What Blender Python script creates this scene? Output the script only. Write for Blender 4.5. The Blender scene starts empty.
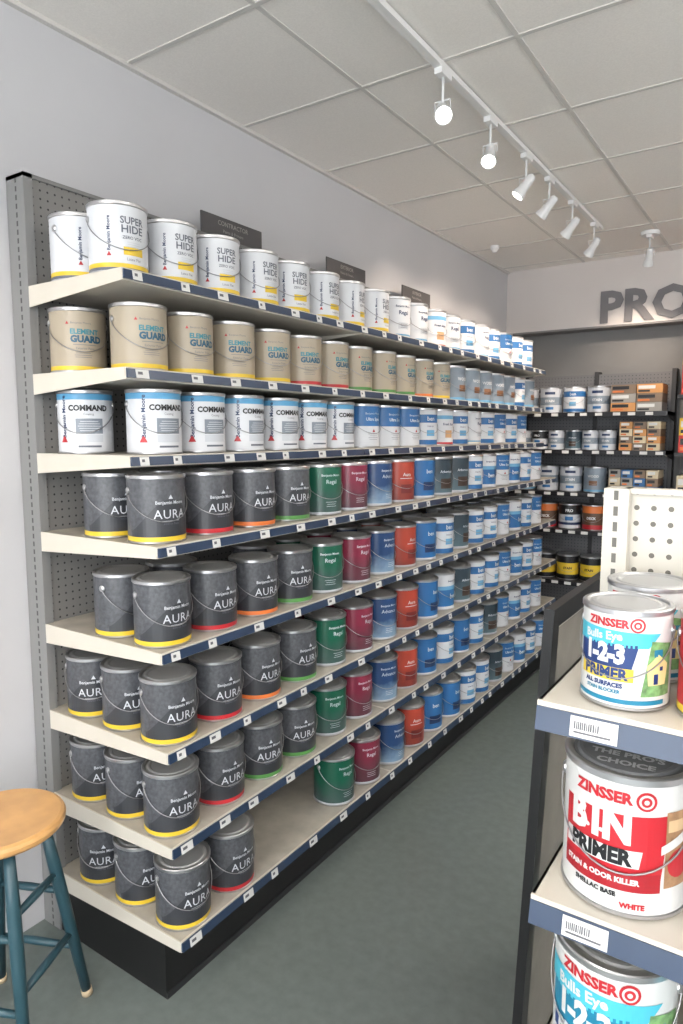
import bpy, bmesh, math, random
from mathutils import Vector, Matrix
random.seed(7)
scene=bpy.context.scene
scene.view_settings.view_transform='Standard'
scene.view_settings.look='None'
scene.view_settings.exposure=0.0

# ------------------------------------------------------------ materials
def lin(c):
    c=c/255.0
    return c/12.92 if c<=0.04045 else ((c+0.055)/1.055)**2.4
def L3(c): return (lin(c[0]),lin(c[1]),lin(c[2]),1)
_m={}
def mat(name,col,rough=0.5,metal=0.0,var=0.0,vscale=20,bump=0.0,bscale=200,emit=0,coat=0):
    if name in _m: return _m[name]
    m=bpy.data.materials.new(name); m.use_nodes=True
    nt=m.node_tree; b=nt.nodes['Principled BSDF']
    b.inputs['Base Color'].default_value=L3(col)
    b.inputs['Roughness'].default_value=rough
    b.inputs['Metallic'].default_value=metal
    if coat: b.inputs['Coat Weight'].default_value=coat
    if emit:
        b.inputs['Emission Color'].default_value=L3(col); b.inputs['Emission Strength'].default_value=emit
    tc=None
    if var or bump:
        tc=nt.nodes.new('ShaderNodeTexCoord')
    if var:
        n=nt.nodes.new('ShaderNodeTexNoise'); n.inputs['Scale'].default_value=vscale; n.inputs['Detail'].default_value=6
        nt.links.new(tc.outputs['Object'],n.inputs['Vector'])
        r=nt.nodes.new('ShaderNodeValToRGB')
        c=L3(col)
        r.color_ramp.elements[0].color=tuple(max(0,x*(1-var)) for x in c[:3])+(1,)
        r.color_ramp.elements[1].color=tuple(min(1,x*(1+var)) for x in c[:3])+(1,)
        r.color_ramp.elements[0].position=0.3; r.color_ramp.elements[1].position=0.7
        nt.links.new(n.outputs['Fac'],r.inputs['Fac']); nt.links.new(r.outputs['Color'],b.inputs['Base Color'])
    if bump:
        n=nt.nodes.new('ShaderNodeTexNoise'); n.inputs['Scale'].default_value=bscale
        nt.links.new(tc.outputs['Object'],n.inputs['Vector'])
        bp=nt.nodes.new('ShaderNodeBump'); bp.inputs['Strength'].default_value=bump; bp.inputs['Distance'].default_value=0.002
        nt.links.new(n.outputs['Fac'],bp.inputs['Height']); nt.links.new(bp.outputs['Normal'],b.inputs['Normal'])
    _m[name]=m
    return m
def mth(nt,op,a,b=None):
    n=nt.nodes.new('ShaderNodeMath'); n.operation=op
    for i,v in enumerate((a,b)):
        if v is None: continue
        if isinstance(v,(int,float)): n.inputs[i].default_value=v
        else: nt.links.new(v,n.inputs[i])
    return n.outputs[0]
def pegmat(name,col,hole,ax,pitch=0.0254,rad=0.0035):
    m=mat(name,col,0.55)
    nt=m.node_tree; b=nt.nodes['Principled BSDF']
    tc=nt.nodes.new('ShaderNodeTexCoord'); s=nt.nodes.new('ShaderNodeSeparateXYZ')
    nt.links.new(tc.outputs['Object'],s.inputs[0])
    def cell(o):
        f=mth(nt,'FRACT',mth(nt,'DIVIDE',mth(nt,'ADD',o,100*pitch),pitch))
        d=mth(nt,'SUBTRACT',f,0.5)
        return mth(nt,'MULTIPLY',d,d)
    d=mth(nt,'SQRT',mth(nt,'ADD',cell(s.outputs[ax]),cell(s.outputs['Z'])))
    k=mth(nt,'LESS_THAN',d,rad/pitch)
    mx=nt.nodes.new('ShaderNodeMix'); mx.data_type='RGBA'
    nt.links.new(k,mx.inputs['Factor']); mx.inputs['A'].default_value=L3(col); mx.inputs['B'].default_value=L3(hole)
    nt.links.new(mx.outputs['Result'],b.inputs['Base Color'])
    return m
def slotmat(name,col,hole,ax,center,halfw,pitch=0.0254):
    m=mat(name,col,0.5)
    nt=m.node_tree; b=nt.nodes['Principled BSDF']
    tc=nt.nodes.new('ShaderNodeTexCoord'); s=nt.nodes.new('ShaderNodeSeparateXYZ')
    nt.links.new(tc.outputs['Object'],s.inputs[0])
    a=mth(nt,'ABSOLUTE',mth(nt,'SUBTRACT',s.outputs[ax],center))
    k1=mth(nt,'LESS_THAN',a,halfw)
    f=mth(nt,'FRACT',mth(nt,'DIVIDE',s.outputs['Z'],pitch))
    k2=mth(nt,'LESS_THAN',f,0.6)
    k=mth(nt,'MULTIPLY',k1,k2)
    mx=nt.nodes.new('ShaderNodeMix'); mx.data_type='RGBA'
    nt.links.new(k,mx.inputs['Factor']); mx.inputs['A'].default_value=L3(col); mx.inputs['B'].default_value=L3(hole)
    nt.links.new(mx.outputs['Result'],b.inputs['Base Color'])
    return m
def gradmat(name,bot,top,z0,z1,rough=.32):
    # printed label artwork: two ink colours blending up the can
    m=mat(name,bot,rough)
    nt=m.node_tree; b=nt.nodes['Principled BSDF']
    tc=nt.nodes.new('ShaderNodeTexCoord'); s=nt.nodes.new('ShaderNodeSeparateXYZ')
    nt.links.new(tc.outputs['Object'],s.inputs[0])
    mr=nt.nodes.new('ShaderNodeMapRange'); mr.inputs['From Min'].default_value=z0; mr.inputs['From Max'].default_value=z1
    n=nt.nodes.new('ShaderNodeTexNoise'); n.inputs['Scale'].default_value=18
    nt.links.new(tc.outputs['Object'],n.inputs['Vector'])
    zz=mth(nt,'ADD',s.outputs['Z'],mth(nt,'MULTIPLY',mth(nt,'SUBTRACT',n.outputs['Fac'],.5),.09))
    nt.links.new(zz,mr.inputs['Value'])
    mx=nt.nodes.new('ShaderNodeMix'); mx.data_type='RGBA'
    nt.links.new(mr.outputs['Result'],mx.inputs['Factor']); mx.inputs['A'].default_value=L3(bot); mx.inputs['B'].default_value=L3(top)
    nt.links.new(mx.outputs['Result'],b.inputs['Base Color'])
    return m

# ------------------------------------------------------------ mesh builder
class MB:
    def __init__(s): s.v=[];s.f=[];s.mi=[];s.sm=[];s.mats=[]
    def mid(s,m):
        if m not in s.mats: s.mats.append(m)
        return s.mats.index(m)
    def face(s,idx,m,smooth=False): s.f.append(idx); s.mi.append(s.mid(m)); s.sm.append(smooth)
    def box(s,x0,x1,y0,y1,z0,z1,m):
        b=len(s.v)
        s.v+= [(x0,y0,z0),(x1,y0,z0),(x1,y1,z0),(x0,y1,z0),(x0,y0,z1),(x1,y0,z1),(x1,y1,z1),(x0,y1,z1)]
        for q in ((0,3,2,1),(4,5,6,7),(0,1,5,4),(1,2,6,5),(2,3,7,6),(3,0,4,7)): s.face([b+i for i in q],m)
    def prism(s,poly,axis,a0,a1,m):
        b=len(s.v);n=len(poly)
        for a in (a0,a1):
            for p in poly:
                s.v.append((p[0],a,p[1]) if axis=='Y' else ((a,p[0],p[1]) if axis=='X' else (p[0],p[1],a)))
        s.face([b+i for i in range(n)],m); s.face([b+n+i for i in reversed(range(n))],m)
        for i in range(n):
            j=(i+1)%n; s.face([b+i,b+n+i,b+n+j,b+j],m)
    def lathe(s,segs,n=40,cx=0,cy=0,cz=0,M=None):
        for (r0,z0),(r1,z1),m in segs:
            b=len(s.v)
            for (r,z) in ((r0,z0),(r1,z1)):
                if r==0:
                    p=Vector((0,0,z)); p=M@p if M else p; s.v.append((p.x+cx,p.y+cy,p.z+cz))
                else:
                    for i in range(n):
                        a=2*math.pi*i/n; p=Vector((r*math.cos(a),r*math.sin(a),z)); p=M@p if M else p
                        s.v.append((p.x+cx,p.y+cy,p.z+cz))
            if r0==0:
                for i in range(n): s.face([b,b+1+i,b+1+(i+1)%n],m,True)
            elif r1==0:
                for i in range(n): s.face([b+i,b+(i+1)%n,b+n],m,True)
            else:
                for i in range(n):
                    j=(i+1)%n; s.face([b+i,b+j,b+n+j,b+n+i],m,True)
    def tube(s,pts,r,n,m,caps=True):
        pts=[Vector(p) for p in pts]
        rs=r if isinstance(r,(list,tuple)) else [r]*len(pts)
        b=len(s.v)
        for k,p in enumerate(pts):
            d=(pts[min(k+1,len(pts)-1)]-pts[max(k-1,0)]).normalized()
            u=d.cross(Vector((0,0,1)))
            if u.length<1e-3: u=Vector((1,0,0))
            u.normalize(); w=d.cross(u)
            for i in range(n):
                a=2*math.pi*i/n; q=p+(u*math.cos(a)+w*math.sin(a))*rs[k]; s.v.append(tuple(q))
        for k in range(len(pts)-1):
            for i in range(n):
                j=(i+1)%n; s.face([b+k*n+i,b+k*n+j,b+(k+1)*n+j,b+(k+1)*n+i],m,True)
        if caps:
            s.face([b+i for i in range(n)],m); e=b+(len(pts)-1)*n; s.face([e+i for i in reversed(range(n))],m)
    def add2d(s,data,fn,m):
        vs,fs=data; b=len(s.v)
        s.v+=[fn(x,y) for x,y in vs]
        for f in fs: s.face([b+i for i in f],m)
    def mesh(s,name):
        me=bpy.data.meshes.new(name); me.from_pydata(s.v,[],s.f)
        for m in s.mats: me.materials.append(m)
        me.polygons.foreach_set('material_index',s.mi); me.polygons.foreach_set('use_smooth',s.sm)
        me.update(); return me
    def obj(s,name,parent=None,loc=(0,0,0),fix=True):
        me=s.mesh(name)
        if fix:
            bm=bmesh.new(); bm.from_mesh(me); bmesh.ops.recalc_face_normals(bm,faces=bm.faces); bm.to_mesh(me); bm.free()
        return put(me,name,loc,parent)
def put(me,name,loc=(0,0,0),parent=None,rz=0):
    o=bpy.data.objects.new(name,me); o.location=loc; o.rotation_euler=(0,0,rz)
    scene.collection.objects.link(o)
    if parent: o.parent=parent
    return o
def empty(name,loc=(0,0,0)):
    o=bpy.data.objects.new(name,None); o.location=loc; o.empty_display_size=0.1
    scene.collection.objects.link(o); return o

_t={}
def _split(bm,step):
    if not bm.verts: return
    xs=[v.co.x for v in bm.verts]; x=min(xs)+step
    while x<max(xs):
        g=bm.verts[:]+bm.edges[:]+bm.faces[:]
        bmesh.ops.bisect_plane(bm,geom=g,plane_co=(x,0,0),plane_no=(1,0,0)); x+=step
def _out(bm):
    bm.verts.index_update()
    return ([(v.co.x,v.co.y) for v in bm.verts],[[v.index for v in f.verts] for f in bm.faces])
def T(s,size,bold=0.0,sx=1.0,step=0.008,spacing=1.0):
    k=(s,size,bold,sx,step,spacing)
    if k in _t: return _t[k]
    cu=bpy.data.curves.new('t','FONT'); cu.body=s; cu.size=size; cu.offset=bold; cu.align_x='CENTER'; cu.align_y='CENTER'
    cu.resolution_u=2; cu.space_character=spacing
    ob=bpy.data.objects.new('t',cu); scene.collection.objects.link(ob)
    dg=bpy.context.evaluated_depsgraph_get(); dg.update()
    me=bpy.data.meshes.new_from_object(ob.evaluated_get(dg))
    bm=bmesh.new(); bm.from_mesh(me)
    for v in bm.verts: v.co.x*=sx
    if step: _split(bm,step)
    r=_out(bm); bm.free()
    bpy.data.objects.remove(ob); bpy.data.curves.remove(cu); bpy.data.meshes.remove(me)
    _t[k]=r; return r
def P(poly,step=0.008):
    bm=bmesh.new(); vs=[bm.verts.new((x,y,0)) for x,y in poly]; bm.faces.new(vs)
    if step: _split(bm,step)
    r=_out(bm); bm.free(); return r
def R(w,h,step=0.008): return P([(-w/2,-h/2),(w/2,-h/2),(w/2,h/2),(-w/2,h/2)],step)
def D(r,n=20,step=0.008,ry=None):
    ry=ry or r
    return P([(r*math.cos(2*math.pi*i/n),ry*math.sin(2*math.pi*i/n)) for i in range(n)],step)

# ------------------------------------------------------------ paint can meshes
STEEL=mat('can_steel',(190,190,192),0.28,0.9)
WIRE=mat('bail_wire',(150,150,152),0.3,0.9)
LIDM=mat('lid_steel',(190,191,193),0.38,0.7)
CR=0.0825; CH=0.194
def can(name,bands,items,lid=None,rim=None,n=40,bail=True,lidtext=None):
    lid=lid or LIDM; rim=rim or STEEL
    b=MB()
    segs=[((0,0.002),(CR-.002,0.002),STEEL),((CR-.002,0.0),(CR+.002,0.001),STEEL),((CR+.002,.001),(CR+.002,.005),STEEL),((CR+.002,.005),(CR,.006),STEEL)]
    z=0.006
    for zt,m in bands: segs.append(((CR,z),(CR,zt),m)); z=zt
    segs+=[((CR,z),(CR,.182),STEEL),((CR,.182),(CR+.0025,.184),rim),((CR+.0025,.184),(CR+.0025,.192),rim),((CR+.0025,.192),(CR+.0005,CH),rim),
           ((CR+.0005,CH),(CR-.006,CH),rim),((CR-.006,CH),(CR-.009,.190),rim),((CR-.009,.190),(CR-.014,.1905),lid),((CR-.014,.1905),(CR-.017,.193),lid),((CR-.017,.193),(CR-.022,.1932),lid),((CR-.022,.1932),(CR-.026,.191),lid),((CR-.026,.191),(0,.191),lid)]
    b.lathe(segs,n)
    for it in items:
        data,u0,z0,m,lay=it[:5]; ang=it[5] if len(it)>5 else 0
        r=CR+.0005+.0004*lay; ca,sa=math.cos(ang),math.sin(ang)
        def fn(x,y,r=r,u0=u0,z0=z0,ca=ca,sa=sa):
            X=x*ca-y*sa; Y=x*sa+y*ca
            a=(u0+X)/r; return (r*math.cos(a),r*math.sin(a),z0+Y)
        b.add2d(data,fn,m)
    if lidtext:
        for data,x0,y0,m in lidtext:
            b.add2d(data,lambda x,y,x0=x0,y0=y0:(-(y+y0),(x+x0),.1918),m)
    if bail:
        for sgn in (-1,1):
            M=Matrix.Rotation(-sgn*math.pi/2,4,'X')
            b.lathe([((.010,0),(.010,.003),STEEL),((.010,.003),(.006,.006),STEEL),((.006,.006),(0,.006),STEEL)],10,0,sgn*(CR-.001),.150,M)
        pts=[]
        for i in range(25):
            a=math.pi*i/24; rr=CR+.0045; sgn=math.sin(a)
            pts.append((rr*math.sin(a),rr*math.cos(a),.150-.088*max(0,sgn)**.8))
        b.tube(pts,.0014,5,WIRE,False)
    return b.mesh(name)

WH=mat('label_white',(208,210,214),0.38); YE=mat('label_yellow',(214,182,50),0.4); CHA=mat('label_charcoal',(75,77,82),0.40,0,0.32,90)
BLK=mat('label_black',(22,23,26),0.35); RED=mat('label_red',(172,36,44),0.4); GRY=mat('label_grey_text',(96,100,110),0.5)
ORG=mat('label_orange',(210,114,56),0.4); GRN=mat('label_green',(80,136,70),0.4); TEAL=mat('label_teal',(40,120,135),0.4)
BEI=mat('label_beige',(160,149,131),0.4); BLU=mat('label_blue',(42,98,152),0.38); LBL=mat('label_light_blue',(104,160,196),0.4)
SIL=mat('label_silver_text',(205,208,214),0.4); NAV=mat('label_navy',(28,46,84),0.35)
DGN=gradmat('label_dark_green',(60,80,78),(22,86,66),.03,.10)
MAR=gradmat('label_maroon',(80,54,62),(122,40,62),.02,.12); BLG=gradmat('label_blue_deep',(130,156,178),(34,64,106),.02,.08)
REO=gradmat('label_red_orange',(112,48,42),(164,64,48),.02,.10)
DTE=gradmat('label_dark_teal',(80,102,112),(44,58,68),.03,.12); CRM=mat('label_cream',(222,214,196),0.4); GYB=mat('label_grey_blue',(122,134,146),0.4)
LGR=mat('label_light_grey',(190,194,200),0.4)

tri=lambda s:P([(-s,-s*.8),(s,-s*.8),(0,s)],0.006)
def lines(u,z,w,n,m,gap=.005,lay=1,h=.0014):
    return [(R(w*random.uniform(.7,1),h),u,z-i*gap,m,lay) for i in range(n)]
def aura(name,stripe,body=CHA):
    sw=[(-.11+.22*i/22, .012+.095*(.5+.5*math.cos(max(-math.pi,min(math.pi,(-.11+.22*i/22-.012)/.045*1.0))))**1.0) for i in range(23)]
    darkpoly=[(sw[0][0],.0)]+sw+[(sw[-1][0],.0)]
    it=[(P(darkpoly,.01),0,.019,mat('label_aura_dark',(50,52,57),0.36),0),
        (T('AURA',.036,0,1.0,.006,1.08),.012,.082,SIL,1),(T('Benjamin Moore',.0135,.0002),.012,.116,SIL,1),
        (tri(.007),.012,.132,SIL,1),(T('Interior Paint',.009),.014,.056,GRY,1),(R(.055,.0012),.012,.064,SIL,1)]
    return can(name,[(.019,stripe),(.182,body)],it,rim=STEEL)
C={}
C['aY']=aura('can_aura_y',YE); C['aR']=aura('can_aura_r',RED); C['aO']=aura('can_aura_o',ORG); C['aG']=aura('can_aura_g',GRN)
C['sh']=can('can_sh',[(.014,GRY),(.026,YE),(.182,WH)],
    [(T('SUPER',.027,.0006,.95),.018,.142,GRY,1),(T('HIDE',.029,.0006,1.05),.018,.118,GRY,1),(T('ZERO VOC',.012,.0002),.018,.096,GRY,1),(T('Benjamin Moore',.014,.0003),-.050,.105,NAV,1,math.pi/2),
     (tri(.007),-.050,.05,RED,1),(R(.06,.022),.02,.060,YE,0)]+lines(.02,.084,.05,3,LGR,.006)+[(T('Latex Flat',.011),.02,.038,GRY,1)])
def beige(name,stripe):
    return can(name,[(.008,BEI),(.020,stripe),(.182,BEI)],
    [(T('ELEMENT',.0205,.0008,1.0),.005,.121,TEAL,1),(T('GUARD',.027,.0014,1.0),.010,.099,mat('label_teal_deep',(18,78,104),.4),1),(R(.07,.0015),.006,.083,GRY,1),(T('Exterior Paint',.010),.006,.072,GRY,1),
     (tri(.005),-.045,.147,RED,1),(T('Benjamin Moore',.009),-.005,.147,GRY,1)]+lines(.0,.058,.06,3,GRY,.006))
C['bY']=beige('can_be_y',YE); C['bR']=beige('can_be_r',RED); C['bG']=beige('can_be_g',GRN); C['bO']=beige('can_be_o',ORG)
C['cm']=can('can_cm',[(.164,WH),(.182,mat('label_band_blue',(84,150,190),.4))],
    [(T('COMMAND',.0235,.0011,.98,.006),.02,.138,BLK,1),(T('Coating',.010),.02,.120,GRY,1),(tri(.013),-.06,.045,RED,1),
     (T('Benjamin Moore',.019,.0005),-.058,.112,NAV,1,math.pi/2),(R(.082,.046),.022,.084,mat('label_mid_grey',(120,128,138),.4),0),(R(.082,.022),.022,.046,LGR,0)]+lines(.022,.098,.07,5,WH,.007,2)+[(R(.07,.006),.022,.022,GRY,1)])
C['bt']=can('can_bt',[(.095,WH),(.182,BLU)],[(T('Benjamin Moore',.013),0,.150,WH,1),(T('Ultra Spec',.019,.0006),0,.125,WH,1),(tri(.008),0,.075,RED,1)]+lines(0,.06,.06,4,GRY,.008))
C['wb']=can('can_wb',[(.03,BLU),(.118,WH),(.160,BLU),(.182,WH)],[(T('ben',.032,.0006),0,.138,WH,1),(T('Interior',.014),0,.1,NAV,1),(R(.05,.03),.0,.065,LBL,1)])
C['wp']=can('can_wp',[(.014,CRM),(.022,LBL),(.182,WH)],[(T('Benjamin Moore',.013,.0002),0,.150,NAV,1),(T('Regal',.026,.0005),0,.120,NAV,1),(R(.06,.03),.0,.06,LGR,0)]+lines(0,.068,.05,3,GRY,.008))
C['wr']=can('can_wr',[(.016,RED),(.140,WH),(.160,LBL),(.182,WH)],[(T('Fresh Start',.018,.0004),0,.112,NAV,1),(R(.05,.04),.0,.06,mat('label_tan',(190,150,110),.4),0)])
C['bw']=can('can_bw',[(.020,WH),(.105,BLU),(.125,LBL),(.182,WH)],[(T('ben',.036,.001),0,.07,WH,1),(T('Benjamin Moore',.012,.0003),0,.15,NAV,1)])
C['gb']=can('can_gb',[(.020,LBL),(.182,GYB)],[(T('WOOD',.024,.0006),0,.12,WH,1),(R(.06,.035),0,.07,mat('label_brown',(120,84,60),.4),0)])
def solid(name,m,txt,stripe=LGR,tc=SIL):
    return can(name,[(.012,stripe),(.182,m)],[(T('Benjamin Moore',.0125,.0002),0,.152,tc,1),(T(txt,.022,.0001),0,.127,tc,1)]+lines(0,.050,.05,3,SIL,.008))
C['gn']=solid('can_gn',DGN,'Regal'); C['mr']=solid('can_mr',MAR,'Regal'); C['bl']=solid('can_bl',BLG,'Advance')
C['ro']=can('can_ro',[(.010,LGR),(.182,REO)],[(T('Aura',.022,.0003),0,.125,WH,1),(R(.07,.003),0,.108,WH,1),(R(.06,.04),0,.06,mat('label_dark_red',(104,34,34),.4),0)])
C['b2']=can('can_b2',[(.014,WH),(.182,BLU)],[(T('ben',.028,.0004),0,.130,WH,1),(R(.07,.04),0,.06,NAV,0)])
C['dt']=can('can_dt',[(.014,LGR),(.182,DTE)],[(T('Arborcoat',.018,.0003),0,.12,SIL,1),(R(.07,.05),0,.06,mat('label_darkbrown',(60,44,36),.4),0)])
C['kb']=can('can_kb',[(.03,WH),(.05,NAV),(.11,LGR),(.182,BLK)],[(T('PRO',.03,.001),0,.14,WH,1),(R(.06,.03),0,.08,BLU,1)])
C['ks']=can('can_ks',[(.06,LGR),(.12,GYB),(.182,LGR)],[(T('STAIN',.026,.001),0,.09,WH,1),(R(.08,.02),0,.15,NAV,0),(R(.06,.02),0,.035,BLU,1)])
C['ky']=can('can_ky',[(.04,BLK),(.13,YE),(.182,BLK)],[(T('STAIN',.024,.001),0,.09,BLK,1)])
C['kr']=can('can_kr',[(.04,RED),(.13,mat('label_umber',(90,66,50),.4)),(.182,ORG)],[(T('DECK',.026,.001),0,.09,WH,1)])

# ------------------------------------------------------------ room
XW=-2.09; XR=3.9; YB=5.70; YF=-3.2; ZC=2.99
WALL=mat('wall_paint',(196,196,199),0.8,0,0.02,3,0.15,300)
b=MB(); b.box(XW-.1,XW,YF,YB+.1,0,ZC,WALL); b.obj('wall_left')
b=MB(); b.box(XR,XR+.1,YF,YB+.1,0,ZC,WALL); b.obj('wall_right')
DW=mat('wall_back_charcoal',(116,116,116),0.7,0,0.04,5)
b=MB(); b.box(XW,XR,YB,YB+.1,0,ZC,DW); b.obj('wall_back')
SOF=mat('soffit_paint',(206,200,197),0.8,0,0.02,3)
b=MB(); b.box(XW,XR,YB-.16,YB,2.50,ZC,SOF); b.box(XW,XR,YB-.165,YB,2.485,2.50,mat('soffit_edge',(120,118,118),.6)); b.obj('trim_1')
b=MB()
b.box(XW-.1,XR+.1,YF-.1,YF,0,.35,WALL); b.box(XW-.1,XR+.1,YF-.1,YF,2.7,ZC,WALL)
for x0,x1 in ((XW-.1,-1.6),(1.0,1.2),(3.7,XR+.1)): b.box(x0,x1,YF-.1,YF,.35,2.7,WALL)
b.obj('wall_front')
FR=mat('window_frame_dark',(50,50,52),.4,.5)
for k,(x0,x1) in enumerate(((-1.6,1.0),(1.2,3.7))):
    b=MB()
    b.box(x0,x1,YF-.08,YF-.02,.35,.41,FR); b.box(x0,x1,YF-.08,YF-.02,2.64,2.7,FR)
    xm=(x0+x1)/2
    for xx in (x0,xm-.03,x1-.06): b.box(xx,xx+.06,YF-.08,YF-.02,.41,2.64,FR)
    b.obj('window_%d'%(k+1))
fm=mat('floor_vinyl',(103,111,108),0.42,0,0.10,26,0.08,60)
b=MB(); b.box(XW-.1,XR+.1,YF-.1,YB+.1,-.05,0,fm); b.obj('floor')
tm=mat('ceiling_tile',(236,232,227),0.9,0,0.04,160,0.3,240)
b=MB(); b.box(XW-.1,XR+.1,YF-.1,YB+.1,ZC,ZC+.05,tm)
tb=mat('ceiling_grid',(204,201,197),0.6)
x=-1.48
while x<XR:
    b.box(x-.009,x+.009,YF,YB-.16,ZC-.003,ZC+.001,tb); x+=.61
y=1.725-.61*8
while y<YB-.2:
    b.box(XW,XR,y-.009,y+.009,ZC-.0035,ZC+.001,tb); y+=.61
b.box(XW,XW+.02,YF,YB-.16,ZC-.014,ZC,tb)
b.obj('ceiling')
b=MB(); b.box(XW,XW+.006,1.05,1.165,1.40,1.515,mat('switch_white',(225,225,225),.4)); b.box(XW+.006,XW+.012,1.10,1.12,1.44,1.475,mat('switch_white',(225,225,225),.4)); b.obj('wall_switch')

b=MB(); lt=mat('letter_grey',(112,110,113),.6)
dd=T('PRO',.315,.011,1.05,0,1.02)
mn=min(x for x,y in dd[0])
b.add2d(dd,lambda x,y:(-1.345+(x-mn),YB-.168,2.622+y),lt)
o=b.obj('wall_lettering',fix=False)
sol=o.modifiers.new('s','SOLIDIFY'); sol.thickness=.012; sol.offset=0

# ------------------------------------------------------------ main shelving
Y0,Y1=1.25,4.91
XP=-2.0
PEG=pegmat('pegboard_grey',(120,119,117),(40,40,40),'Y',0.0254,0.0034)
UPR=slotmat('upright_grey',(126,126,126),(62,62,62),'X',-2.035,.004)
UPF=mat('upright_face',(122,122,121),.5)
SHF=mat('shelf_cream',(202,196,184),.42,0,0.03,8)
SHT=mat('shelf_worn_top',(170,164,153),.5,0,0.16,12)
NVS=mat('ticket_strip_navy',(40,56,80),.3)
TAG=mat('price_tag_white',(214,214,212),.5); TGD=mat('price_tag_print',(90,90,95),.5)
KCK=mat('kick_black',(16,16,17),.45)
PT=2.452
b=MB()
b.box(XP-.025,XP,Y0+.02,Y1-.02,.12,PT,PEG)
b.box(-2.06,XP-.025,Y0+.02,Y1-.02,.12,PT,UPF)
for yy in (Y0,2.47-.015,3.69-.015,Y1-.03):
    b.box(-2.085,XP+.006,yy,yy+.03,0,PT+.012 if yy==Y0 else PT,UPR)
b.box(-2.085,XP+.006,Y0,Y1,PT,PT+.012,UPF)
shelves=[(2.128,-1.56),(1.863,-1.56),(1.619,-1.555),(1.37,-1.455),(1.069,-1.45),(.78,-1.438),(.495,-1.432),(.217,-1.405)]
def shelf(b,x_back,x_front,y0,y1,z,n_sec,lip=.032):
    L=(y1-y0)/n_sec
    for k in range(n_sec):
        a=y0+k*L+.002; c=y0+(k+1)*L-.002
        b.box(x_back,x_front,a,c,z-.012,z,SHT)
        b.box(x_back,x_front,a,c,z-lip+.004,z-.012,SHF)
        b.box(x_front-.001,x_front+.004,a,c,z-lip,z+.001,SHF)
        for yy in (a-.0015,c-.0025):
            b.prism([(x_back,z+.001),(x_front,z+.001),(x_front,z-lip),(x_back,z-.062)],'Y',yy,yy+.004,SHF)
        b.prism([(x_front+.004,z-.003),(x_front+.008,z-.003),(x_front+.012,z-lip+.004),(x_front+.004,z-lip+.004)],'Y',a,c,NVS)
random.seed(3)
for si,(z,xf) in enumerate(shelves):
    shelf(b,XP,xf,Y0,Y1,z,3)
    y=Y0+.03
    while y<Y1-.08:
        w=random.choice((.032,.032,.045,.045))
        zz=z-.004
        b.prism([(xf+.009,zz),(xf+.0105,zz),(xf+.0145,zz-.024),(xf+.013,zz-.024)],'Y',y,y+w,TAG)
        b.prism([(xf+.0118,zz-.006),(xf+.0122,zz-.006),(xf+.0137,zz-.014),(xf+.013,zz-.014)],'Y',y+.006,y+w*.5,TGD)
        y+=w+random.uniform(.08,.19)
b.box(XP,-1.475,Y0+.005,Y1-.005,0,.183,KCK)
b.box(-1.475,-1.47,Y0+.005,Y1-.005,.0,.02,mat('kick_edge',(40,40,42),.4))
b.obj('gondola_shelving')

random.seed(11)
r1=['sh']*8+['wp','wp','wr','wp','wb','wp','wb','bt','wb','wb']
r2=['bY','bY','bY','bY','bR','bR','bG','bG','bG','bO','bY','gb','gb','gb','gb','gb','wb','gb']
r3=['cm','cm','cm','cm','cm','cm','bt','bt','bt','wb','wr','wb','wp','wb','bt','wb','bt','kb']
base=['aY','aR','aO','aG','gn','mr','bl','ro','b2','dt','dt','wb','bw','bt','bw','wb','bt','bw']
starts=[1.34,1.40,1.445,1.345,1.345,1.345,1.345,1.345]
cx=[-1.68,-1.675,-1.672,-1.557,-1.545,-1.53,-1.53,-1.490]
for si,(z,xf) in enumerate(shelves):
    par=empty('paint_can_row',(cx[si],starts[si],z+.0012))
    seq=(r1,r2,r3,base,base,base,base,base)[si]
    step=.2 if si<3 else .205
    k=0
    for i in range(18):
        if si==7 and i in (2,3): continue
        y=step*i+ (random.uniform(-.006,.006) if i else 0)
        if starts[si]+y>Y1-.09: break
        ty=seq[i]
        if si>=4 and i in (9,10,12): ty=random.choice(['dt','bw','wb','b2'])
        if si in (5,6) and i==2: ty='aG' if si==6 else 'aO'
        depths=[0,.182] if si<5 else [0,.178,.356]
        if si==7: depths=[0,.19,.37] if i==0 else [0]
        if si==6 and i>2: depths=[0]
        for d,dx in enumerate(depths):
            if d>0 and i>0 and random.random()<.18: continue
            yy=y+(random.uniform(-.008,.006) if d and i else 0)
            if d and i==0 and si in (1,2): yy=1.345-starts[si]+(.012 if si==2 else 0)
            xx=-dx-(random.uniform(0,.006) if d==0 and i else 0)
            if d==1 and i==0 and si in (1,2): xx-=.035
            if d==1 and i==0 and si==3: xx-=.02
            if d==2: xx=-.356
            if si==7 and d==2: xx=-.372
            if cx[si]+xx<-1.905: xx=-1.905-cx[si]
            rz=math.radians(random.uniform(-30,-12) if i<5 else random.uniform(-28,0))
            if d: rz+=math.radians(random.uniform(-30,25))
            k+=1
            put(C[ty],'can_%d'%k,(xx,yy,0),par,rz)

sg=mat('sign_charcoal',(78,76,77),.5,0,0.05,20); st=mat('sign_text',(160,158,155),.6)
for yc,w,h,txt in ((2.18,.36,.085,'CONTRACTOR'),(3.03,.36,.085,'EXTERIOR'),(3.80,.36,.085,'INTERIOR')):
    b=MB()
    b.box(-.006,.0,-w/2,w/2,0,h,sg)
    b.add2d(T(txt,.026,.0002,1,0),lambda x,y:(.0012,x,.060+y),st)
    b.add2d(T('Paints & Primers',.018,0,1,0),lambda x,y:(.0012,x,.032+y),st)
    b.box(-.012,-.004,-w/2+.03,-w/2+.05,-.0,.03,UPF); b.box(-.012,-.004,w/2-.05,w/2-.03,0,.03,UPF)
    b.obj('shelf_header_sign',None,(-2.005,yc,PT+.0125),fix=False)

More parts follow.
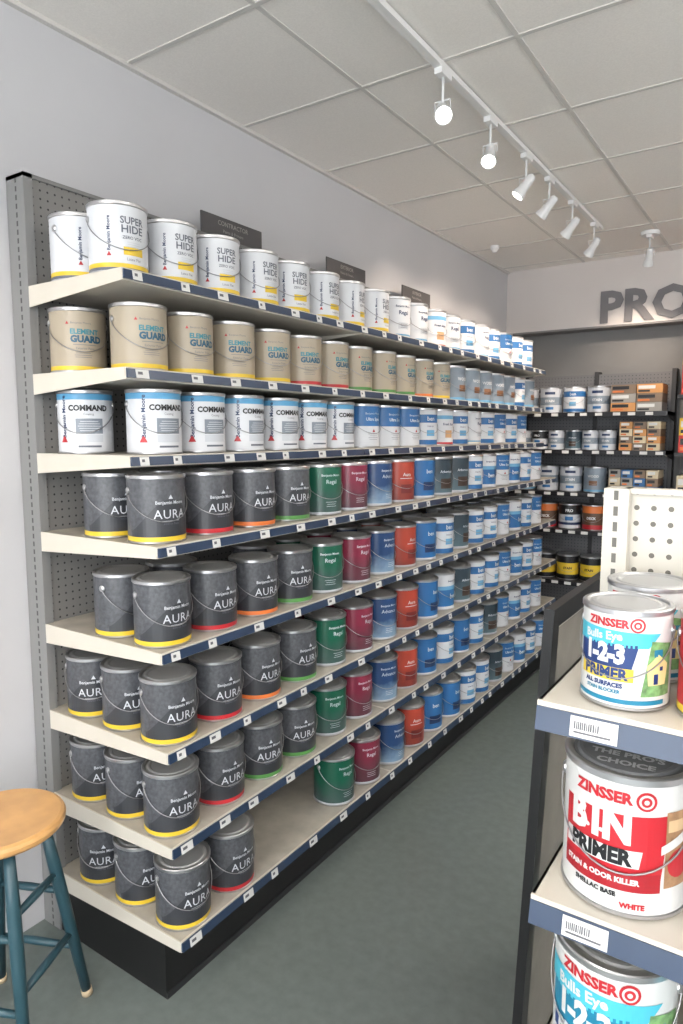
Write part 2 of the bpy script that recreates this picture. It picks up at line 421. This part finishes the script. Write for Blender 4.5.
# ------------------------------------------------------------ back wall shelving
BKS=mat('back_shelf_black',(50,50,52),.45); BPG=pegmat('pegboard_black',(104,105,108),(40,40,40),'X',.0254,.0035)
b=MB()
bx0,bx1=-1.93,-.80
b.box(bx0,bx1,5.60,5.625,.1,2.14,BPG)
for xx in (bx0,-1.38,bx1-.03): b.box(xx,xx+.03,5.585,5.69,0,2.16,BKS)
bz=[1.84,1.56,1.24,.95,.55,.2]
for z in bz:
    b.box(bx0,bx1,5.28,5.60,z-.025,z,BKS); b.box(bx0,bx1,5.272,5.28,z-.032,z+.002,mat('strip_black',(30,30,34),.3))
    x=bx0+.05
    while x<bx1-.06:
        b.box(x,x+.05,5.268,5.272,z-.026,z-.004,TAG); x+=random.uniform(.09,.14)
    for xx in (bx0,bx1-.004): b.prism([(5.28,z),(5.60,z),(5.60,z-.07),(5.28,z-.03)],'X',xx,xx+.004,BKS)
b.box(bx0,bx1,5.30,5.60,0,.17,KCK)
b.obj('wall_shelving')
def rowcans(parname,z,xs,types,yc,scale=1.0):
    par=empty(parname,(0,yc,z+.001)); 
    for i,x in enumerate(xs):
        o=put(C[types[i%len(types)]],'can_%d'%(i+1),(x,0,0),par,math.radians(-90+random.uniform(-15,15))); o.scale=(scale,)*3
    return par
rowcans('primer_can_row',1.841,[-1.84,-1.655,-1.475,-1.295],['ks','ks','wb','ks'],5.40)
rowcans('stain_can_row',1.561,[-1.85,-1.72,-1.59,-1.46,-1.335,-1.21],['ks','kb','ks','dt','ks','ks'],5.36,.75)
rowcans('coating_can_row',1.241,[-1.84,-1.66,-1.48,-1.30],['gb','ks','ks','gb'],5.40)
rowcans('sealer_can_row',.951,[-1.84,-1.66,-1.48,-1.30,-1.10,-.92],['kr','kr','kb','kr','kr','dt'],5.40)
rowcans('varnish_can_row',.551,[-1.84,-1.66,-1.48,-1.30,-1.12,-.94],['dt','ky','ky','ky','ky','wb'],5.40)
def cartons(name,z,x0,x1,rows,cols,h,faces,y0=5.30):
    b=MB(); w=(x1-x0)/cols
    for i in range(cols):
        for j in range(rows):
            m=faces[(i+j)%len(faces)]; a=x0+i*w+.002; zz=.001+j*h
            b.box(a,a+w-.005,0,.22,zz,zz+h-.002,m)
            b.box(a+.01,a+w*.7,-.0012,0,zz+h*.45,zz+h*.8,TAG if (i+j)%2 else BLK)
            b.box(a+.01,a+w*.5,-.0012,0,zz+h*.12,zz+h*.32,BLK if (i+j)%2 else ORG)
    return b.obj(name,None,(0,y0,z+.001))
OB=mat('carton_orange',(196,140,84),.5); BB=mat('carton_brown',(126,106,88),.5); GB=mat('carton_grey',(150,146,140),.5); CB=mat('carton_cream',(205,190,160),.5)
cartons('paint_roller_cartons',1.84,-1.19,-.84,3,2,.065,[OB,GB,BB])
cartons('sandpaper_cartons',1.56,-1.12,-.84,4,3,.052,[OB,BB,CB])
cartons('applicator_cartons',1.24,-1.18,-.84,3,4,.06,[BB,CB,GB,BLU])
b=MB(); rx0,rx1=-.74,.6
b.box(rx0,rx1,5.60,5.625,.1,2.3,BPG)
for xx in (rx0,rx1-.03): b.box(xx,xx+.03,5.585,5.69,0,2.32,BKS)
for z in (1.95,1.55,1.15,.75,.2):
    b.box(rx0,rx1,5.25,5.60,z-.025,z,BKS)
b.box(rx0,rx1,5.27,5.60,0,.17,KCK)
b.obj('wall_shelving')
RB=mat('carton_red',(186,44,36),.5); YB2=mat('carton_yellow',(214,176,50),.5)
cartons('caulk_cartons',1.95,-.72,.5,3,7,.10,[RB,RB,YB2],5.26)
cartons('brush_cartons',1.55,-.72,.5,2,7,.12,[RB,YB2,BB],5.26)
cartons('filler_cartons',1.15,-.72,.5,2,7,.12,[RB,CB,YB2],5.26)
cartons('cleaner_cartons',.75,-.72,.5,2,7,.12,[BLU,CB,YB2],5.26)

# ------------------------------------------------------------ end-cap shelving on the right
CPG=pegmat('pegboard_cream',(190,186,176),(92,89,82),'X',.0254,.0042)
CUP=slotmat('upright_cream',(190,186,176),(90,88,82),'X',-.243,.0035)
EX0,EX1=-.27,.65
b=MB()
b.box(EX0+.035,EX1,1.175,1.195,.05,1.585,CPG)
b.box(EX0+.035,EX1,1.165,1.2,1.585,1.593,SHF)
b.box(-.262,-.224,1.15,1.205,0,1.593,CUP); b.box(EX1-.01,EX1+.03,1.15,1.205,0,1.593,SHF)
YR=.87
ez=[1.33,1.054,.78,.50,.20]
for z in ez:
    b.box(EX0,EX1,YR,1.17,z-.014,z,SHF)
    b.box(EX0,EX1,YR-.004,YR,z-.036,z+.001,SHF)
    b.box(EX0,EX1,YR+.03,YR+.034,z-.03,z-.014,SHF)
    b.prism([(YR-.006,z-.006),(YR-.004,z-.006),(YR-.004,z-.036),(YR-.013,z-.036)],'X',EX0,EX1,NVS)
    for xx in (EX0,EX1-.004): b.prism([(YR,z),(1.165,z),(1.165,z-.06),(YR,z-.036)],'X',xx,xx+.004,SHF)
    for k,x in enumerate((EX0+.045,-.06,.12,.3,.48)):
        b.prism([(YR-.0085,z-.008),(YR-.0075,z-.008),(YR-.0125,z-.033),(YR-.0140,z-.033)],'X',x,x+.058,TAG)
        xq=x+.005
        random.seed(k)
        while xq<x+.034:
            w=random.uniform(.0006,.0018)
            b.prism([(YR-.0106,z-.014),(YR-.009,z-.014),(YR-.0115,z-.023),(YR-.0130,z-.023)],'X',xq,xq+w,TGD); xq+=w+random.uniform(.0008,.0016)
        b.prism([(YR-.0134,z-.026),(YR-.012,z-.026),(YR-.0125,z-.028),(YR-.0138,z-.028)],'X',x+.005,x+.05,TGD)
b.box(EX0,EX1,YR+.03,1.165,0,.166,KCK)
b.obj('endcap_shelving')

ZR=mat('z_red',(172,32,42),.35); ZT=mat('z_teal',(22,112,142),.35); ZN=mat('z_navy',(22,50,104),.35); ZY=mat('z_yellow',(214,186,60),.35)
ZW=mat('z_white',(202,202,200),.35); ZB=mat('z_wood',(150,116,84),.45,0,.3,60); LDK=mat('lid_dark_grey',(112,114,118),.5,0); LTX=mat('lid_text',(200,202,206),.4)
def target(u,z,s,lay=2):
    return [(D(s),u,z,ZR,lay),(D(s*.74),u,z,ZW,lay+1),(D(s*.52),u,z,ZR,lay+2),(D(s*.25),u,z,ZW,lay+3)]
bin_items=[(T('ZINSSER',.0205,.0010,1.0,.006),-.024,.163,ZR,1)]+target(.032,.163,.013)+[
  (P([(-.085,-.045),(.055,-.045),(.065,.045),(-.085,.040)],.008),-.0,.098,ZR,0),
  (T('B',.060,.0034,.80,.006),-.058,.122,ZW,1),(T('I',.060,.0034,.80,.006),-.031,.122,ZW,1),(T('N',.060,.0034,.80,.006),-.003,.122,ZW,1),
  (D(.003,10),-.042,.112,ZW,1),(D(.003,10),-.023,.112,ZW,1),
  (P([(-.055,-.012),(.052,-.012),(.056,.012),(-.055,.012)],.008),-.026,.082,ZW,2),
  (T('PRIMER',.029,.0015,.90,.006),-.027,.082,BLK,3),
  (P([(-.085,-.020),(.055,-.018),(.055,.008),(-.085,.006)],.008),0,.055,mat('z_red_dark',(150,26,36),.35),1),
  (T('STAIN & ODOR KILLER',.0102,.0005),-.025,.050,ZW,2),
  (T('SHELLAC BASE',.009,.0004),-.03,.029,BLK,2),
  (T('WHITE',.010,.0006),.02,.016,ZR,1),(R(.052,.105),.086,.095,ZB,1),
  (D(.020),.084,.075,ZR,2),(P([(-.03,-.010),(.03,.012),(.03,.028),(-.03,.002)],.006),.084,.10,ZW,3),(R(.034,.016),.080,.128,mat('z_tan',(196,168,130),.4),2)]
C['bin']=can('can_shellac_primer',[(.182,ZW)],bin_items,lid=LDK,rim=STEEL,n=64,
    lidtext=[(T("THE PRO'S",.020,.0008,1,0),0,-.014,LTX),(T("CHOICE",.020,.0008,1,0),0,-.040,LTX)])
def bulls(name,teal):
    it=[(T('ZINSSER',.0215,.0010,1.0,.006),-.018,.166,ZR,1)]+target(.038,.166,.014)+[
      (P([(-.095,-.016),(.06,-.016),(.085,.012),(-.095,.018)],.008),0,.138,mat('z_band_teal',(70,170,190),.35),1),
      (T('Bulls Eye',.022,.0007,1,.006),-.028,.140,ZW,2,.06),
      (P([(-.085,-.024),(.03,-.024),(.042,.024),(-.085,.020)],.008),0,.104,ZN if not teal else ZT,1),
      (T('1-2-3',.050,.0026,.85,.006,.92),-.024,.106,ZW,2),
      (R(.112,.026),-.022,.068,ZY if not teal else ZN,2),(T('PRIMER',.029,.0014,.95,.006),-.022,.068,ZN if not teal else ZW,3),
      (T('ALL SURFACES',.012,.0006),-.024,.046,ZN,2),(T('STAIN BLOCKER',.0095,.0004),-.024,.034,ZT,2),
      (R(.20,.009),.0,.016,ZT,1),
      (P([(-.03,-.058),(.040,-.058),(.040,.042),(-.012,.050)],.008),.078,.086,mat('z_picture_green',(110,150,96),.45,0,.5,70),1),
      (P([(-.02,-.03),(.02,-.03),(.026,.01),(0,.03),(-.024,.008)],.006),.082,.080,mat('z_house_cream',(216,200,140),.4),2),
      (R(.02,.014),.082,.112,ZT,2),(R(.010,.020),.078,.062,ZN,3),(R(.008,.008),.090,.082,ZN,3)]
    return can(name,[(.182,ZW)],it,lid=LIDM,rim=STEEL,n=64,lidtext=[])
C['b123']=bulls('can_multi_primer',False); C['b123t']=bulls('can_multi_primer_teal',True)
C['redq']=can('can_red',[(.02,ZY),(.182,ZR)],[(T('ZINSSER',.022,.0009),0,.155,ZW,1),(T('COVER',.036,.001),0,.1,ZW,1),(R(.12,.02),0,.05,ZN,1)],n=48)
def single(kind,name,x,y,z,rz,s=1.0):
    o=put(C[kind],name,(x,y,z+.0015),None,math.radians(rz)); o.scale=(s,)*3; return o
single('b123','quart_primer_can',-.178,.942,1.331,-92,.665)
single('b123','quart_primer_can',-.172,1.068,1.331,-100,.70)
single('redq','quart_sealer_can',-.060,.945,1.331,-85,.655)
single('redq','quart_sealer_can',-.046,1.07,1.331,-85,.655)
single('bin','gallon_primer_can',-.172,.966,1.055,-85,.985)
single('bin','gallon_primer_can',.012,.966,1.055,-88,.985)
single('b123t','gallon_primer_can',-.176,.966,.781,-92)
single('b123t','gallon_primer_can',.010,.966,.781,-92)
single('bin','gallon_primer_can',-.172,.966,.501,-92)

# ------------------------------------------------------------ leaning framed board beside end cap
b=MB(); FB=mat('board_frame_black',(20,20,22),.4); IN=mat('board_inner_taupe',(122,118,112),.5,0,.12,14); IW=mat('board_trim_light',(180,178,172),.4)
def board(y0,y1,h,off,inner,w=.045):
    def bx(ya,yb,za,zb,x0,x1,m):
        lean=lambda z:-.055*(1-z/1.31)
        bI=len(b.v)
        for z in (za,zb):
            for (x,y) in ((x0,ya),(x1,ya),(x1,yb),(x0,yb)): b.v.append((off+x+lean(z),y,z))
        for q in ((0,3,2,1),(4,5,6,7),(0,1,5,4),(1,2,6,5),(2,3,7,6),(3,0,4,7)): b.face([bI+i for i in q],m)
    bx(y0,y0+w,0,h,0,.022,FB); bx(y1-w,y1,0,h,0,.022,FB); bx(y0+w,y1-w,h-w,h,0,.022,FB); bx(y0+w,y1-w,0,w,0,.022,FB)
    bx(y0+w,y1-w,w,h-w,.004,.012,inner)
    bx(y0+w,y0+w+.006,w,h-w,.012,.018,IW); bx(y0+w,y1-w,h-w-.006,h-w,.012,.018,IW)
board(1.42,2.15,1.31,-.435,IN)
b.obj('framed_display_board')

# ------------------------------------------------------------ stool
b=MB()
wd=mat('stool_seat_wood',(196,150,94),.35,0,.12,14,coat=.3)
SP=mat('stool_paint_teal',(40,72,82),.4)
H=.635; r=.165
prof=[(0,H-.034),(r-.02,H-.034),(r-.006,H-.030),(r,H-.022),(r+.001,H-.012),(r-.003,H-.004),(r-.012,H),(r-.04,H-.001),(0,H-.003)]
b.lathe([(prof[i],prof[i+1],wd) for i in range(len(prof)-1)],56)
b.lathe([((.125,H-.046),(.125,H-.034),SP),((0,H-.046),(.125,H-.046),SP)],40)
def legpt(a,z):
    rr=.105+(.205-.105)*(1-z/(H-.04)); return (rr*math.cos(a),rr*math.sin(a),z)
angs=[math.radians(69+90*k) for k in range(4)]
for a in angs:
    b.tube([legpt(a,z) for z in (H-.036,.45,.3,.02)],[.014,.018,.018,.014],14,SP)
    b.tube([legpt(a,.02),legpt(a,0.001)],[.016,.016],12,mat('stool_foot_tip',(190,170,140),.6))
for k in range(4):
    a0,a1=angs[k],angs[(k+1)%4]
    for z in ((.17,.36) if k%2==0 else (.22,.42)):
        p0,p1=Vector(legpt(a0,z)),Vector(legpt(a1,z))
        b.tube([p0,(p0*.5+p1*.5),p1],[.009,.012,.009],10,SP)
b.obj('bar_stool',None,(-1.762,.944,0))

# ------------------------------------------------------------ track lights
TW=mat('track_white',(222,222,222),.4)
EM=mat('lamp_face_glow',(255,250,240),.5,emit=14)
tx=-1.15; tz=ZC-.005
tr=empty('track_light',(tx,3.3,tz))
b=MB(); b.box(-.015,.015,-4.3,1.35,-.02,0,TW); b.obj('rail',tr)
def head(parent,lx,ly,aim,k,e=42):
    d=Vector(aim).normalized()
    q=d.to_track_quat('Z','Y').to_matrix().to_4x4()
    b=MB()
    b.box(lx-.015,lx+.015,ly-.04,ly+.04,-.04,-.02,TW)
    b.tube([(lx,ly,-.04),(lx,ly,-.125)],.005,8,TW)
    c=Vector((lx,ly,-.15))
    s=.78
    pr=[(0,-.065),(.018,-.065),(.026,-.05),(.028,.0),(.030,.03),(.040,.068),(.041,.080),(.037,.080),(.034,.066),(0,.066)]
    ms=[TW]*8+[EM]
    b.lathe([((pr[i][0]*s,pr[i][1]*s),(pr[i+1][0]*s,pr[i+1][1]*s),ms[i]) for i in range(9)],28,c.x,c.y,c.z,q)
    b.tube([(lx-.03,ly,-.15),(lx-.03,ly,-.118),(lx+.03,ly,-.118),(lx+.03,ly,-.15)],.003,6,TW)
    b.obj('head_%d'%k,parent)
    l=bpy.data.lights.new('spot','SPOT'); l.energy=e; l.color=(1.0,.82,.66); l.spot_size=math.radians(85); l.spot_blend=.9; l.shadow_soft_size=.03
    o=bpy.data.objects.new('bulb_%d'%k,l); scene.collection.objects.link(o); o.parent=parent
    o.location=c+d*.075; o.rotation_euler=(-d).to_track_quat('Z','Y').to_euler()
heads=[(.5,(-.6,.1,-.8),25),(2.36,(.40,-.68,-.62),10),(2.81,(.15,-.6,-.78),14),(3.25,(-.55,-.3,-.8),35),(3.60,(-.7,.1,-.7),45),(4.02,(-.7,.25,-.7),50),(4.50,(-.6,.35,-.7),50)]
for k,(y,aim,e) in enumerate(heads): head(tr,0,y-3.3,aim,k+1,e)
t2=empty('ceiling_spotlight',(-.91,4.95,tz))
b=MB(); b.lathe([((0,-.022),(.055,-.022),TW),((.055,-.022),(.06,0),TW)],28); b.obj('canopy',t2)
head(t2,0,0,(-.2,.55,-.8),1,45)
t3=empty('ceiling_spotlight',(.5,4.7,tz))
b=MB(); b.lathe([((0,-.022),(.055,-.022),TW),((.055,-.022),(.06,0),TW)],28); b.obj('canopy',t3)
head(t3,0,0,(-.3,.6,-.8),1,45)
b=MB(); b.lathe([((.03,0),(.03,-.02),TW),((.03,-.02),(.012,-.045),TW),((.012,-.045),(0,-.045),TW)],20); b.obj('ceiling_sensor',None,(-1.88,4.72,ZC-.001))

# ------------------------------------------------------------ lights
def area(name,loc,rot,sx,sy,e,col=(1,1,1)):
    l=bpy.data.lights.new(name,'AREA'); l.shape='RECTANGLE'; l.size=sx; l.size_y=sy; l.energy=e; l.color=col
    o=bpy.data.objects.new(name,l); o.location=loc; o.rotation_euler=rot; scene.collection.objects.link(o)
area('window_daylight',(-.3,YF+.05,1.52),(math.radians(90),0,0),2.5,2.2,108,(.97,.99,1))
area('window_daylight',(2.45,YF+.05,1.52),(math.radians(90),0,0),2.4,2.2,108,(.97,.99,1))
TF=mat('added_fill_lens',(250,250,255),.5,emit=2.0)  # glowing lens of the added fill fixtures
for (x,y) in ((1.5,-1.6),(1.5,1.0),(1.5,3.6),(-.8,-1.6)):  # hanging fixtures added out of view as fill light for ceiling and room
    b=MB()
    b.box(-.12,.12,-.6,.6,-.004,0,TF); b.box(-.13,-.12,-.61,.61,-.008,.05,TW); b.box(.12,.13,-.61,.61,-.008,.05,TW)
    b.box(-.12,.12,-.61,-.6,-.008,.05,TW); b.box(-.12,.12,.6,.61,-.008,.05,TW); b.box(-.12,.12,-.6,.6,0,.01,TW)
    for yy in (-.5,.5): b.tube([(0,yy,.01),(0,yy,.49)],.003,6,TW)
    b.obj('added_fill_fixture',None,(x,y,2.50))
    area('added_fill_down',(x,y,2.485),(0,0,0),.22,1.16,17,(1,.99,.97))
    area('added_fill_up',(x,y,2.56),(math.pi,0,0),.22,1.16,88,(1,.975,.94))  # added upward fill that brightens the ceiling
w=bpy.data.worlds.new('w'); scene.world=w; w.use_nodes=True
w.node_tree.nodes['Background'].inputs[0].default_value=(.8,.88,1,1); w.node_tree.nodes['Background'].inputs[1].default_value=1.5

# ------------------------------------------------------------ camera
cam=bpy.data.cameras.new('cam'); cam.sensor_fit='VERTICAL'; cam.sensor_height=36; cam.lens=24.0
co=bpy.data.objects.new('camera',cam); co.location=(0,0,1.68)
co.rotation_euler=(math.radians(90-6.515),0,math.radians(33.93))
scene.collection.objects.link(co); scene.camera=co
